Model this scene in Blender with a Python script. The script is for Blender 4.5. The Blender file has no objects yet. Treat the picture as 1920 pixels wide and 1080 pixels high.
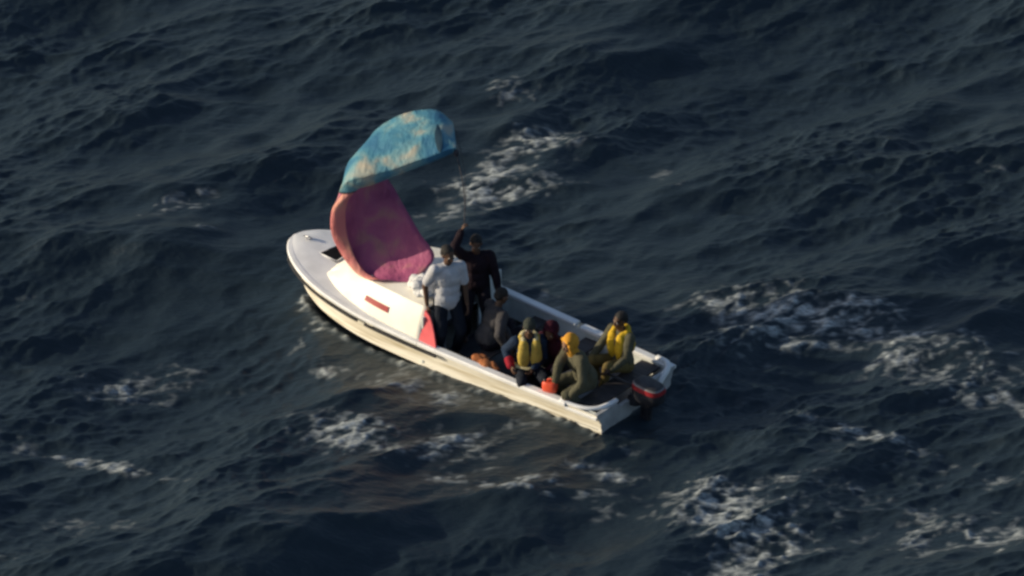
import bpy, math
import numpy as np
from mathutils import Vector, Matrix, Euler, noise

# ------------------------------------------------------------------ camera, sky, sun, exposure
scene = bpy.context.scene
coll = scene.collection
ELEV = math.radians(30.0)          # camera looks down 30 degrees (telephoto from an aircraft)
DIST = 160.0
FRAME_W = 1920 / 135.0             # metres across the picture at the boat
cam_data = bpy.data.cameras.new('camera')
cam = bpy.data.objects.new('camera', cam_data)
coll.objects.link(cam)
cam.location = (0, -DIST * math.cos(ELEV), DIST * math.sin(ELEV))
cam.rotation_euler = (math.pi / 2 - ELEV, 0, 0)
cam_data.sensor_width = 36
cam_data.lens = 36 * DIST / FRAME_W
cam_data.clip_start = 1.0
cam_data.clip_end = 20000
scene.camera = cam

SUN_DIR = Vector((-0.995, 0.05, 0)).normalized()
SUN_EL = math.radians(19)
world = bpy.data.worlds.new('World')
scene.world = world
world.use_nodes = True
wn = world.node_tree.nodes
bg = wn['Background']
sky = wn.new('ShaderNodeTexSky')
sky.sky_type = 'NISHITA'
sky.sun_disc = False
sky.sun_elevation = SUN_EL
sky.sun_rotation = math.atan2(SUN_DIR.x, SUN_DIR.y) % (2 * math.pi)
sky.altitude = 100
sky.air_density = 1.0
sky.dust_density = 2.0
sky.ozone_density = 1.6
world.node_tree.links.new(sky.outputs[0], bg.inputs[0])
bg.inputs[1].default_value = 0.125

sun_data = bpy.data.lights.new('sun', 'SUN')
sun_data.energy = 4.8
sun_data.angle = math.radians(0.6)
sun_data.color = (1.0, 0.85, 0.61)
sun = bpy.data.objects.new('sun', sun_data)
coll.objects.link(sun)
sd = Vector((SUN_DIR.x * math.cos(SUN_EL), SUN_DIR.y * math.cos(SUN_EL), math.sin(SUN_EL)))
sun.rotation_euler = sd.to_track_quat('Z', 'Y').to_euler()
sun.location = sd * 60

scene.view_settings.view_transform = 'Standard'
scene.view_settings.look = 'None'
scene.view_settings.exposure = 0.0
scene.view_settings.gamma = 1.0
scene.render.engine = 'CYCLES'
scene.cycles.filter_width = 2.8     # soft long-lens picture

# ------------------------------------------------------------------ helpers
SE, CE = math.sin(ELEV), math.cos(ELEV)
S = 135.0


def gy(u, v, z=0.0):
    """world point at height z, measured off the photograph once"""
    return Vector(((u - 960) / S, ((540 - v) / S - CE * z) / SE, z))


def atY(u, v, y):
    return Vector(((u - 960) / S, y, ((540 - v) / S - SE * y) / CE))


def new_mat(name):
    m = bpy.data.materials.new(name)
    m.use_nodes = True
    return m, m.node_tree.nodes, m.node_tree.links, m.node_tree.nodes['Principled BSDF']


def cr_node(nodes, stops):
    r = nodes.new('ShaderNodeValToRGB')
    els = r.color_ramp.elements
    while len(els) < len(stops):
        els.new(0.5)
    for e, (p, c) in zip(els, stops):
        e.position = p
        e.color = (*c, 1)
    return r


def mat_noise(name, c1, c2, scale=6.0, rough=0.6, detail=4, spec=0.4, bump=0.0, stretch=(1, 1, 1), lo=0.35, hi=0.65, metallic=0.0, bscale=None):
    m, n, l, p = new_mat(name)
    tc = n.new('ShaderNodeTexCoord')
    mp = n.new('ShaderNodeMapping')
    mp.inputs['Scale'].default_value = stretch
    nz = n.new('ShaderNodeTexNoise')
    nz.inputs['Scale'].default_value = scale
    nz.inputs['Detail'].default_value = detail
    l.new(tc.outputs['Object'], mp.inputs[0])
    l.new(mp.outputs[0], nz.inputs[0])
    r = cr_node(n, [(lo, c1), (hi, c2)])
    l.new(nz.outputs[0], r.inputs[0])
    l.new(r.outputs[0], p.inputs['Base Color'])
    p.inputs['Roughness'].default_value = rough
    p.inputs['Specular IOR Level'].default_value = spec
    p.inputs['Metallic'].default_value = metallic
    if bump:
        nb = n.new('ShaderNodeTexNoise')
        nb.inputs['Scale'].default_value = bscale or scale * 4
        nb.inputs['Detail'].default_value = 3
        l.new(tc.outputs['Object'], nb.inputs[0])
        b = n.new('ShaderNodeBump')
        b.inputs['Strength'].default_value = bump
        b.inputs['Distance'].default_value = 0.02
        l.new(nb.outputs[0], b.inputs['Height'])
        l.new(b.outputs[0], p.inputs['Normal'])
    return m


def mesh_obj(name, verts, faces, mat, parent=None, smooth=True):
    me = bpy.data.meshes.new(name)
    me.from_pydata([tuple(v) for v in verts], [], faces)
    me.validate()
    me.update()
    if smooth:
        me.polygons.foreach_set('use_smooth', [True] * len(me.polygons))
    o = bpy.data.objects.new(name, me)
    coll.objects.link(o)
    if mat:
        me.materials.append(mat)
    if parent:
        o.parent = parent
    return o


def tag(o, label, cat=None, group=None, kind=None):
    o['label'] = label
    if cat:
        o['category'] = cat
    if group:
        o['group'] = group
    if kind:
        o['kind'] = kind
    return o


def sharp(o, deg=35):
    """smooth shading broken at hard edges"""
    me = o.data
    me.set_sharp_from_angle(angle=math.radians(deg))
    return o


def bevel(o, w=0.01, seg=2):
    m = o.modifiers.new('bevel', 'BEVEL')
    m.width = w
    m.segments = seg
    m.limit_method = 'ANGLE'
    return o


def catmull(pts, n):
    """n samples of a Catmull-Rom spline through pts (any dimension)"""
    P = np.array([tuple(p) for p in pts], float)
    P = np.vstack([2 * P[0] - P[1], P, 2 * P[-1] - P[-2]])
    k = len(P) - 3
    out = []
    for i in range(n):
        x = i / (n - 1) * k
        j = min(int(x), k - 1)
        t = x - j
        p0, p1, p2, p3 = P[j], P[j + 1], P[j + 2], P[j + 3]
        out.append(0.5 * ((2 * p1) + (-p0 + p2) * t + (2 * p0 - 5 * p1 + 4 * p2 - p3) * t * t + (-p0 + 3 * p1 - 3 * p2 + p3) * t ** 3))
    return np.array(out)


def grid_faces(nu, nv, flip=False):
    f = []
    for i in range(nu - 1):
        for j in range(nv - 1):
            q = (i * nv + j, i * nv + j + 1, (i + 1) * nv + j + 1, (i + 1) * nv + j)
            f.append(q[::-1] if flip else q)
    return f


def tube(name, pts, r, mat, parent=None, seg=8, flat=None):
    """tube along a polyline; r a number or list"""
    P = [Vector(p) for p in pts]
    vs, fs = [], []
    up = Vector((0, 0, 1))
    for i, p in enumerate(P):
        t = (P[min(i + 1, len(P) - 1)] - P[max(i - 1, 0)]).normalized()
        a = t.cross(up)
        if a.length < 1e-3:
            a = Vector((1, 0, 0))
        a.normalize()
        b = a.cross(t).normalized()
        ri = r[i] if hasattr(r, '__len__') else r
        for k in range(seg):
            th = 2 * math.pi * k / seg
            ca, sa = math.cos(th), math.sin(th)
            vs.append(p + a * ca * ri * (flat[0] if flat else 1) + b * sa * ri * (flat[1] if flat else 1))
    n = len(P)
    for i in range(n - 1):
        for k in range(seg):
            k2 = (k + 1) % seg
            fs.append((i * seg + k, i * seg + k2, (i + 1) * seg + k2, (i + 1) * seg + k))
    fs.append(tuple(range(seg))[::-1])
    fs.append(tuple((n - 1) * seg + k for k in range(seg)))
    return mesh_obj(name, vs, fs, mat, parent)


def box(name, lo, hi, mat, parent=None, bev=0.01):
    x0, y0, z0 = lo
    x1, y1, z1 = hi
    vs = [(x0, y0, z0), (x1, y0, z0), (x1, y1, z0), (x0, y1, z0), (x0, y0, z1), (x1, y0, z1), (x1, y1, z1), (x0, y1, z1)]
    fs = [(3, 2, 1, 0), (4, 5, 6, 7), (0, 1, 5, 4), (1, 2, 6, 5), (2, 3, 7, 6), (3, 0, 4, 7)]
    o = mesh_obj(name, vs, fs, mat, parent, smooth=False)
    if bev:
        bevel(o, bev)
    return o


# ------------------------------------------------------------------ boat frame
STERN = Vector((1.686, -3.436, 0.0))
FWD = Vector((-0.781, 0.6245, 0)).normalized()
PORT = Vector((-FWD.y, FWD.x, 0))
BOAT_YAW = math.atan2(FWD.y, FWD.x)


def bw(s, y, z):
    """boat coordinates (forward, port, up) to world"""
    return STERN + FWD * s + PORT * y + Vector((0, 0, z))


def wb(p):
    d = Vector(p) - STERN
    return Vector((d.dot(FWD), d.dot(PORT), p[2]))


# gunwale: s, half beam, height
GUN = [(0, .865, .37), (.8, .90, .385), (1.6, .925, .40), (2.4, .94, .425), (3.2, .955, .45), (4.0, .94, .485), (4.6, .875, .525),
       (5.1, .755, .565), (5.5, .585, .605), (5.8, .38, .635), (5.97, .17, .65), (6.02, 0, .655)]
CHI = [(0, .76, .03), (.8, .80, .03), (1.6, .83, .03), (2.4, .85, .035), (3.2, .855, .04), (4.0, .82, .05), (4.56, .74, .07),
       (5.02, .61, .09), (5.38, .45, .12), (5.64, .28, .15), (5.79, .12, .17), (5.84, 0, .18)]
KEE = [(0, 0, -.16), (.8, 0, -.17), (1.6, 0, -.17), (2.4, 0, -.17), (3.2, 0, -.17), (4.0, 0, -.15), (4.52, 0, -.12), (4.94, 0, -.08),
       (5.28, 0, -.03), (5.52, 0, .02), (5.68, 0, .07), (5.75, 0, .11)]
NS = 67
gun, chi, kee = catmull(GUN, NS), catmull(CHI, NS), catmull(KEE, NS)
gun[:, 1] = np.maximum(gun[:, 1], 0)
chi[:, 1] = np.maximum(chi[:, 1], 0)


def half_beam(s):
    return float(np.interp(s, gun[:, 0], gun[:, 1]))


def sheer(s):
    return float(np.interp(s, gun[:, 0], gun[:, 2]))


# ------------------------------------------------------------------ sea
rng = np.random.default_rng(11)
N, L = 1024, 32.0
k1 = np.fft.fftfreq(N, L / N) * 2 * np.pi
KX, KY = np.meshgrid(k1, k1, indexing='ij')
KK = np.hypot(KX, KY)
KK[0, 0] = 1e-6


def spectrum(peak_len, wind, spread, kcut, power=4.0):
    kp = 2 * np.pi / peak_len
    P = np.exp(-1.25 * (kp / KK) ** 2) / KK ** power
    c = (KX * wind[0] + KY * wind[1]) / KK
    P *= (0.04 + np.abs(c) ** spread)
    P *= np.exp(-(KK / kcut) ** 2)
    P[0, 0] = 0
    return np.sqrt(P)


wind_dir = np.array([-0.62, 0.78])
wind_dir /= np.linalg.norm(wind_dir)
HK = np.zeros((N, N), complex)
HS = np.zeros((N, N), complex)
for (peak, wd, spread, kcut, power, rms, seed) in ((7.0, (-.50, .87), 7.0, 5.0, 3.8, .132, 21), (1.9, (-.42, .91), 7.0, 14.0, 3.4, .028, 22),
                                                   (.75, (-.50, .87), 8.0, 60.0, 3.2, .0120, 23), (.34, (-.36, .93), 6.0, 120.0, 3.0, .0046, 24)):
    amp = spectrum(peak, wd, spread, kcut, power)
    wnk = np.fft.fft2(np.random.default_rng(seed).standard_normal((N, N)))
    hh = np.real(np.fft.ifft2(wnk * amp))
    if peak > 1:
        HK += wnk * amp * (rms / hh.std())
    else:
        HS += wnk * amp * (rms / hh.std())
gust_k = np.exp(-(KK * 3.2 / (2 * np.pi)) ** 2)
gust = np.real(np.fft.ifft2(np.fft.fft2(np.random.default_rng(31).standard_normal((N, N))) * gust_k))
gust = np.clip(.85 + .38 * gust / gust.std(), .25, 1.6)
HK = HK + np.fft.fft2(np.real(np.fft.ifft2(HS)) * gust)
H = np.real(np.fft.ifft2(HK))
CH = 0.65
DX = CH * np.real(np.fft.ifft2(-1j * KX / KK * HK)) * -1
DY = CH * np.real(np.fft.ifft2(-1j * KY / KK * HK)) * -1
HXX = np.real(np.fft.ifft2(1j * KX * np.fft.fft2(DX)))
HYY = np.real(np.fft.ifft2(1j * KY * np.fft.fft2(DY)))
JAC = (1 + HXX) * (1 + HYY) - np.real(np.fft.ifft2(1j * KY * np.fft.fft2(DX))) ** 2


def gauss_noise(length, aniso=1.0, ang=0.0, power=3.0, seed=0):
    r = np.random.default_rng(seed)
    ca, sa = math.cos(ang), math.sin(ang)
    ku, kv = (KX * ca + KY * sa) * aniso, (-KX * sa + KY * ca)
    q = np.hypot(ku, kv)
    k0 = 2 * np.pi / length
    amp = 1.0 / (1 + (q / k0) ** 2) ** (power / 2)
    amp[0, 0] = 0
    f = np.real(np.fft.ifft2(np.fft.fft2(r.standard_normal((N, N))) * amp))
    return f / f.std()


CREST = math.atan2(0.62, 0.78)
n_ridge = gauss_noise(0.50, 2.4, CREST * .35, 2.9, 5)
n_fine = gauss_noise(0.20, 1.6, CREST * .3, 2.2, 6)
n_patch = gauss_noise(1.1, 1.5, CREST * .6, 2.8, 7)
n_cell = gauss_noise(0.30, 2.2, CREST * .25, 2.6, 8)
web = np.clip(.30 * np.exp(-(n_ridge / .30) ** 2) + .42 * np.exp(-(n_cell / .30) ** 2) + .24 * n_fine + .14, 0, 1.3)


def axis(lo, hi, step, far, growth=1.16):
    a = list(np.arange(lo, hi + 1e-6, step))
    d, x = step, a[-1]
    right = []
    while x < far:
        d *= growth
        x += d
        right.append(x)
    d, x = step, a[0]
    left = []
    while x > -far:
        d *= growth
        x -= d
        left.append(x)
    return np.array(left[::-1] + a + right)


gx = axis(-8.4, 8.4, 0.026, 6000)
gyv = axis(-9.8, 9.8, 0.034, 6000)
GX, GY = np.meshgrid(gx, gyv, indexing='ij')


def sample(F, x, y):
    fx, fy = (x / L) % 1.0 * N, (y / L) % 1.0 * N
    i, j = np.floor(fx).astype(int) % N, np.floor(fy).astype(int) % N
    a, b = fx - np.floor(fx), fy - np.floor(fy)
    i2, j2 = (i + 1) % N, (j + 1) % N
    return (F[i, j] * (1 - a) * (1 - b) + F[i2, j] * a * (1 - b) + F[i, j2] * (1 - a) * b + F[i2, j2] * a * b)


OFFX, OFFY = 3.1, 9.4
sx, sy = GX + OFFX, GY + OFFY
stepx = np.gradient(gx)[:, None]
stepy = np.gradient(gyv)[None, :]
fade = np.clip(1.2 - np.maximum(stepx, stepy) / 1.2, 0, 1)
hz = sample(H, sx, sy) * fade
dx = sample(DX, sx, sy) * fade
dy = sample(DY, sx, sy) * fade
jac = sample(JAC, sx, sy)
webv = sample(web, sx, sy)
pat = sample(n_patch, sx, sy)

# foam patches lying on the sea: place, radii and tilt measured on the photograph, kept as places on the water
FOAM = [(930, 345, 115, 36, -12, 1.05), (1010, 270, 90, 24, -12, .8), (950, 165, 60, 20, 0, .7), (842, 385, 9, 9, 0, 1.3),
        (1470, 612, 160, 38, 5, 1.1), (1770, 672, 150, 40, 8, 1.1), (1880, 725, 70, 9, 33, 1.0), (1380, 650, 110, 30, 0, .5), (1640, 640, 150, 26, 12, .95), (1900, 745, 60, 7, 36, 1.1), (1560, 590, 120, 18, 4, .8),
        (1345, 950, 125, 48, 12, 1.15), (1340, 1010, 120, 42, 14, .7), (1560, 925, 180, 36, 4, .75), (1780, 980, 150, 42, 0, .8),
        (725, 828, 165, 32, 4, .82), (985, 898, 150, 24, 8, 1.0), (850, 742, 150, 36, 12, .75), (1150, 880, 80, 14, 8, .9),
        (608, 684, 36, 17, -5, 1.5), (515, 696, 32, 9, 0, 1.0), (650, 690, 60, 14, 10, .5),
        (340, 398, 60, 18, -15, .85), (400, 452, 42, 7, 5, .9), (470, 405, 40, 9, 10, .4),
        (190, 842, 150, 9, 17, 1.15), (12, 788, 26, 12, 35, 1.1), (60, 812, 40, 8, 25, .7), (330, 885, 30, 10, 10, .5),
        (250, 700, 130, 30, -10, .65), (180, 960, 110, 26, 5, .45), (240, 985, 40, 8, 12, .6), (30, 1030, 70, 20, 0, .5),
        (1610, 800, 130, 12, 14, .6), (1000, 545, 50, 24, 20, .6), (1240, 300, 40, 22, 60, .35), (1300, 340, 60, 20, -20, .35),
        (1885, 310, 50, 12, 10, .45), (1890, 225, 20, 6, 0, .4), (1700, 860, 200, 40, 10, .4), (1250, 700, 60, 30, 20, .5),
        (1200, 830, 90, 22, 25, .35), (1850, 880, 80, 30, 0, .45), (580, 615, 40, 14, -30, .55), (575, 560, 16, 12, -30, .8),
        (800, 700, 90, 16, 22, .5), (60, 560, 70, 20, -20, .25), (430, 690, 60, 26, 20, .3), (1000, 165, 30, 14, 10, .4)]
fm = np.zeros_like(hz)
px = GX * S + 960
py = 540 - GY * SE * S
for (u, v, ru, rv, a, st) in FOAM:
    ca, sa = math.cos(math.radians(a)), math.sin(math.radians(a))
    du, dv = px - u, py - v
    e1, e2 = (du * ca + dv * sa) / ru, (-du * sa + dv * ca) / rv
    q = e1 * e1 + e2 * e2
    fm = np.maximum(fm, st * np.exp(-0.55 * q))
crest = np.clip((0.62 - jac) * 1.4, 0, 1)
foam = fm * (.95 + .38 * pat) * (0.12 + 1.15 * webv) + 0.22 * crest * webv * np.clip(.6 + .6 * pat, 0, 1.5)
foam = np.clip((foam - 0.24) * 1.25, 0, .80) * (fade > .9)

# boat footprint: the hull pushes the water down, calm near the side
bs = (GX - STERN.x) * FWD.x + (GY - STERN.y) * FWD.y
bp = (GX - STERN.x) * PORT.x + (GY - STERN.y) * PORT.y
hb_c = np.interp(bs, chi[:, 0], chi[:, 1], left=0, right=0)
inside = np.clip((hb_c - np.abs(bp)) / 0.18, -3, 1) * ((bs > -.3) & (bs < 5.75))
near = np.exp(-(np.maximum(np.abs(bp) - hb_c, 0) / .7) ** 2) * np.exp(-(np.maximum(np.maximum(-bs, bs - 5.6), 0) / .7) ** 2)
hz = hz * (1 - .72 * near)
dx = dx * (1 - .9 * near)
dy = dy * (1 - .9 * near)
edge = np.exp(-((np.abs(bp) - hb_c - .05) / .07) ** 2) * (bs > -.1) * (bs < 5.6)
hz = hz + edge * (.02 + .03 * webv)
under = ((np.abs(bp) < hb_c - .07) & (bs > .05) & (bs < 5.5))
hz = np.where(under, np.minimum(hz, -.30), hz)
foam = np.clip(np.maximum(foam, edge * .85 * webv * np.clip(.7 + .5 * pat, 0, 1) * (bs < 5.5)), 0, 1)
hz = hz + foam * .022 * (.4 + webv)
verts = np.stack([GX + dx, GY + dy, hz], -1).reshape(-1, 3).astype(np.float32)
nx, ny = GX.shape
ii = np.arange(nx * ny, dtype=np.int32).reshape(nx, ny)
quads = np.stack([ii[:-1, :-1], ii[1:, :-1], ii[1:, 1:], ii[:-1, 1:]], -1).reshape(-1, 4)
me = bpy.data.meshes.new('sea')
me.vertices.add(len(verts))
me.vertices.foreach_set('co', verts.ravel())
me.loops.add(quads.size)
me.loops.foreach_set('vertex_index', quads.ravel())
me.polygons.add(len(quads))
me.polygons.foreach_set('loop_start', np.arange(0, quads.size, 4, dtype=np.int32))
me.polygons.foreach_set('loop_total', np.full(len(quads), 4, dtype=np.int32))
me.polygons.foreach_set('use_smooth', np.ones(len(quads), dtype=bool))
at = me.attributes.new('foam', 'FLOAT', 'POINT')
at.data.foreach_set('value', foam.reshape(-1).astype(np.float32))
me.update()
me.validate()
sea = bpy.data.objects.new('sea', me)
coll.objects.link(sea)
sea['kind'] = 'structure'
sea['label'] = 'dark choppy open sea with scattered white foam'

m, n, l, p = new_mat('sea_water')
p.inputs['Base Color'].default_value = (.014, .0245, .034, 1)
p.inputs['Roughness'].default_value = .32
p.inputs['IOR'].default_value = 1.333
tc = n.new('ShaderNodeTexCoord')
mp = n.new('ShaderNodeMapping')
mp.inputs['Rotation'].default_value = (0, 0, -CREST * .7)
mp.inputs['Scale'].default_value = (1, 2.4, 1)
l.new(tc.outputs['Object'], mp.inputs[0])
nz = n.new('ShaderNodeTexNoise')
nz.inputs['Scale'].default_value = 7
nz.inputs['Detail'].default_value = 5
nz.inputs['Roughness'].default_value = .6
l.new(mp.outputs[0], nz.inputs[0])
b = n.new('ShaderNodeBump')
b.inputs['Strength'].default_value = .45
b.inputs['Distance'].default_value = .05
l.new(nz.outputs[0], b.inputs['Height'])
l.new(b.outputs[0], p.inputs['Normal'])
fa = n.new('ShaderNodeAttribute')
fa.attribute_name = 'foam'
nf = n.new('ShaderNodeTexNoise')
nf.inputs['Scale'].default_value = 20
nf.inputs['Detail'].default_value = 6
nf.inputs['Roughness'].default_value = .65
mpf = n.new('ShaderNodeMapping')
mpf.inputs['Rotation'].default_value = (0, 0, -CREST * .5)
mpf.inputs['Scale'].default_value = (.5, 1.1, 1)
l.new(tc.outputs['Object'], mpf.inputs[0])
l.new(mpf.outputs[0], nf.inputs[0])
mr = n.new('ShaderNodeMapRange')
mr.inputs[1].default_value = .33
mr.inputs[2].default_value = .66
mr.inputs[3].default_value = .25
mr.inputs[4].default_value = 1.25
l.new(nf.outputs[0], mr.inputs[0])
mu = n.new('ShaderNodeMath')
mu.operation = 'MULTIPLY'
mu.use_clamp = True
l.new(fa.outputs['Fac'], mu.inputs[0])
l.new(mr.outputs[0], mu.inputs[1])
df = n.new('ShaderNodeBsdfDiffuse')
df.inputs[0].default_value = (.46, .50, .51, 1)
mx = n.new('ShaderNodeMixShader')
l.new(mu.outputs[0], mx.inputs[0])
l.new(p.outputs[0], mx.inputs[1])
l.new(df.outputs[0], mx.inputs[2])
l.new(mx.outputs[0], n['Material Output'].inputs['Surface'])
me.materials.append(m)

# ------------------------------------------------------------------ materials
M = {}
M['hull'] = mat_noise('hull_gelcoat', (.44, .38, .26), (.76, .73, .64), 2.0, .45, 8, .35, .08, (.6, 2, 8), .28, .56)
M['deck'] = mat_noise('deck_paint', (.66, .67, .68), (.78, .79, .80), 4, .5, 5, .35, .05)
M['cabin'] = mat_noise('cabin_gelcoat', (.74, .70, .62), (.82, .80, .74), 3, .45, 5, .4, .04)
M['liner'] = mat_noise('liner_paint', (.46, .49, .48), (.62, .65, .64), 5, .6, 6, .3, .1)
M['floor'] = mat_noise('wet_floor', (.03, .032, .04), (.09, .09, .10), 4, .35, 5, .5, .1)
M['rubber'] = mat_noise('black_rubber', (.018, .018, .022), (.04, .04, .045), 10, .55)
M['black'] = mat_noise('black_cowl', (.012, .012, .016), (.03, .03, .035), 8, .3, 3, .5)
M['greyp'] = mat_noise('grey_paint', (.13, .13, .14), (.2, .2, .21), 9, .6)
M['matte'] = mat_noise('matte_black', (.006, .006, .008), (.012, .012, .014), 9, .95, 3, .05)
M['red'] = mat_noise('red_paint', (.22, .010, .016), (.30, .016, .025), 6, .45)
M['wing'] = mat_noise('rose_red_paint', (.55, .06, .08), (.66, .09, .11), 6, .5)
M['steel'] = mat_noise('steel', (.35, .36, .38), (.5, .5, .52), 9, .35, 3, .5, metallic=.8)
M['orange'] = mat_noise('orange_plastic', (.66, .07, .03), (.78, .11, .05), 8, .45)
M['tan'] = mat_noise('tan_cloth', (.24, .08, .03), (.42, .17, .07), 9, .85, 4, .2, .3)
M['white_cloth'] = mat_noise('white_cloth', (.52, .53, .55), (.72, .73, .74), 7, .85, 5, .2, .4)
M['wood'] = mat_noise('thwart_wood', (.03, .028, .03), (.07, .06, .06), 3, .6, 6, .3, .1, (1, 8, 8))
M['line'] = mat_noise('dark_cord', (.02, .02, .03), (.05, .05, .06), 20, .8)

# ------------------------------------------------------------------ boat
boat = bpy.data.objects.new('motor_skiff', None)
coll.objects.link(boat)
boat.location = STERN
boat.rotation_euler = (0, 0, BOAT_YAW)
tag(boat, 'open white motor skiff with raised fore cabin, carrying seven people under a kite', 'boat')

# outer hull: sections from gunwale down, with two moulded laps in the side
prof = [(0, 0), (.16, .012), (.18, -.008), (.46, .006), (.48, -.014), (.76, .004), (.78, -.014), (1, 0)]
secs = []
for i in range(NS):
    g, c, k = gun[i], chi[i], kee[i]
    tap = min(1.0, g[1] / .3)
    row = []
    for (t, off) in prof:
        q = g * (1 - t) + c * t
        flare = -.03 * math.sin(math.pi * t) * tap
        row.append(np.array([q[0], max(q[1] + (off + flare) * tap, 0), q[2]]))
    row.append(c * .5 + k * .5 + np.array([0, 0, -.01]))
    row.append(k)
    secs.append(row)
vs, fs = [], []
nr = len(secs[0])
for row in secs:
    for q in row:
        vs.append((q[0], q[1], q[2]))
fs += grid_faces(NS, nr)
off = len(vs)
for row in secs:
    for q in row:
        vs.append((q[0], -q[1], q[2]))
fs += [tuple(off + a for a in f) for f in grid_faces(NS, nr, True)]
hull = sharp(mesh_obj('hull', vs, fs, M['hull'], boat), 28)

# transom: a board across the stern with a lowered motor cut-out
tv = []
tr = secs[0]
outline = [(q[1], q[2]) for q in tr]                       # port side down to keel
outline = outline + [(-y, z) for (y, z) in outline[::-1][1:]]
top = [(-.42, .37), (-.34, .29), (.34, .29), (.42, .37)]
outl = outline + top
vs = [(-.004, y, z) for y, z in outl] + [(.05, y * .985, z) for y, z in outl]
nn = len(outl)
fs = [tuple(range(nn)), tuple(range(2 * nn - 1, nn - 1, -1))] + [(i, (i + 1) % nn + 0, (i + 1) % nn + nn, i + nn) for i in range(nn)]
tm = mat_noise('transom_shaded_paint', (.27, .28, .29), (.40, .41, .42), 5, .5, 6, .3, .08)  # greyer than the deck: the stern's shade is put into this colour
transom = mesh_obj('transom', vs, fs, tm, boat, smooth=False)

# inner liner of the cockpit and floor
s_in = np.linspace(.05, 3.02, 24)
vs, fs = [], []
for side in (1, -1):
    o0 = len(vs)
    for s in s_in:
        b = half_beam(s)
        z = sheer(s)
        for (dy_, dz_) in ((-.07, -.004), (-.085, -.05), (-.10, -.16), (-.135, -.31)):
            vs.append((s, side * (b + dy_), max(z + dz_, .07)))
    fs += [tuple(o0 + a for a in f) for f in grid_faces(len(s_in), 4, side > 0)]
liner = mesh_obj('liner', vs, fs, M['liner'], boat)
vs = []
for s in s_in:
    b = half_beam(s) - .10
    vs += [(s, b, .085), (s, b * .5, .078), (s, 0, .076), (s, -b * .5, .078), (s, -b, .085)]
floor = mesh_obj('cockpit_floor', vs, grid_faces(len(s_in), 5, True), M['floor'], boat)
# forward bulkhead under the cabin roof (open doorway in the middle)
for (y0, y1) in ((.36, .86), (-.86, -.36)):
    box('bulkhead', (3.03, y0, .08), (3.06, y1, .80), M['liner'], boat, .005)
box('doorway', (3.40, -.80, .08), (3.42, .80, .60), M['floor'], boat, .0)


def strip(name, s0, s1, n, sect, mat, sides=(1,), z_extra=0.0):
    """sweep a closed cross-section (dy from gunwale, dz from sheer) along the gunwale between two parameters"""
    out = []
    for side in sides:
        vs, fs = [], []
        m_ = len(sect)
        ts = np.linspace(s0, s1, n)
        for t in ts:
            g = np.array([np.interp(t, np.linspace(0, 1, NS), gun[:, c]) for c in range(3)])
            g2 = np.array([np.interp(min(t + .01, 1), np.linspace(0, 1, NS), gun[:, c]) for c in range(3)])
            g1 = np.array([np.interp(max(t - .01, 0), np.linspace(0, 1, NS), gun[:, c]) for c in range(3)])
            d = (g2 - g1)[:2]
            d /= np.linalg.norm(d)
            nrm = np.array([-d[1], d[0]])
            for (a, z) in sect:
                q = g[:2] + nrm * a
                vs.append((q[0], side * max(q[1], 0), g[2] + z + z_extra))
        for i in range(n - 1):
            for k in range(m_):
                k2 = (k + 1) % m_
                f = (i * m_ + k, i * m_ + k2, (i + 1) * m_ + k2, (i + 1) * m_ + k)
                fs.append(f if side > 0 else f[::-1])
        fs.append(tuple(range(m_)) if side < 0 else tuple(range(m_))[::-1])
        fs.append(tuple((n - 1) * m_ + k for k in range(m_)) if side > 0 else tuple((n - 1) * m_ + k for k in range(m_))[::-1])
        out.append(sharp(mesh_obj(name, vs, fs, mat, boat), 40))
    return out


def tpar(s):
    return float(np.interp(s, gun[:, 0], np.linspace(0, 1, NS)))


cap = [(.022, -.035), (.026, .004), (.01, .022), (-.085, .022), (-.10, .008), (-.10, -.03)]
strip('gunwale', tpar(.52), tpar(3.05), 40, cap, M['deck'], (1,))
strip('gunwale', tpar(1.72), tpar(3.05), 24, cap, M['deck'], (-1,))
strip('gunwale', tpar(.0), tpar(1.62), 30, [(a, z - .012) for a, z in cap], M['deck'], (-1,))
low = [(.014, -.075), (.018, -.045), (.008, -.036), (-.07, -.036), (-.08, -.05), (-.08, -.075)]
# side deck and foredeck rim forward of the cockpit
rim = [(.024, -.03), (.028, .0), (.012, .016), (-.05, .018), (-.06, -.02)]
strip('deck_rim', tpar(3.06), 1.0, 70, rim, M['deck'], (1, -1))
# black rubbing strake below the rim, in two lengths on the port side, one on the far side
rub = [(.008, -.100), (.036, -.096), (.044, -.080), (.040, -.062), (.014, -.057)]
strip('rubbing_strake', tpar(4.12), tpar(5.78), 50, rub, M['rubber'], (1,))
strip('rubbing_strake', tpar(2.72), tpar(3.98), 24, rub, M['rubber'], (1,))
strip('rubbing_strake', tpar(2.72), tpar(5.78), 60, rub, M['rubber'], (-1,))
# rounded stern rail: the coaming that turns the port quarter into the transom
pts = catmull([(.62, .86, .405), (.45, .845, .375), (.25, .80, .372), (.12, .70, .374), (.065, .56, .378), (.05, .36, .37)], 30)
tube('stern_rail', pts, .034, M['deck'], boat, 10, (1.15, .8))
pts = catmull([(.30, -.86, .385), (.12, -.83, .39), (.02, -.73, .38), (-.01, -.60, .34), (-.01, -.50, .26)], 20)
tube('stern_rail', pts, .045, M['deck'], boat, 10)
strip('quarter_step', 0.0, tpar(.52), 10, low, M['deck'], (1,))

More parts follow.
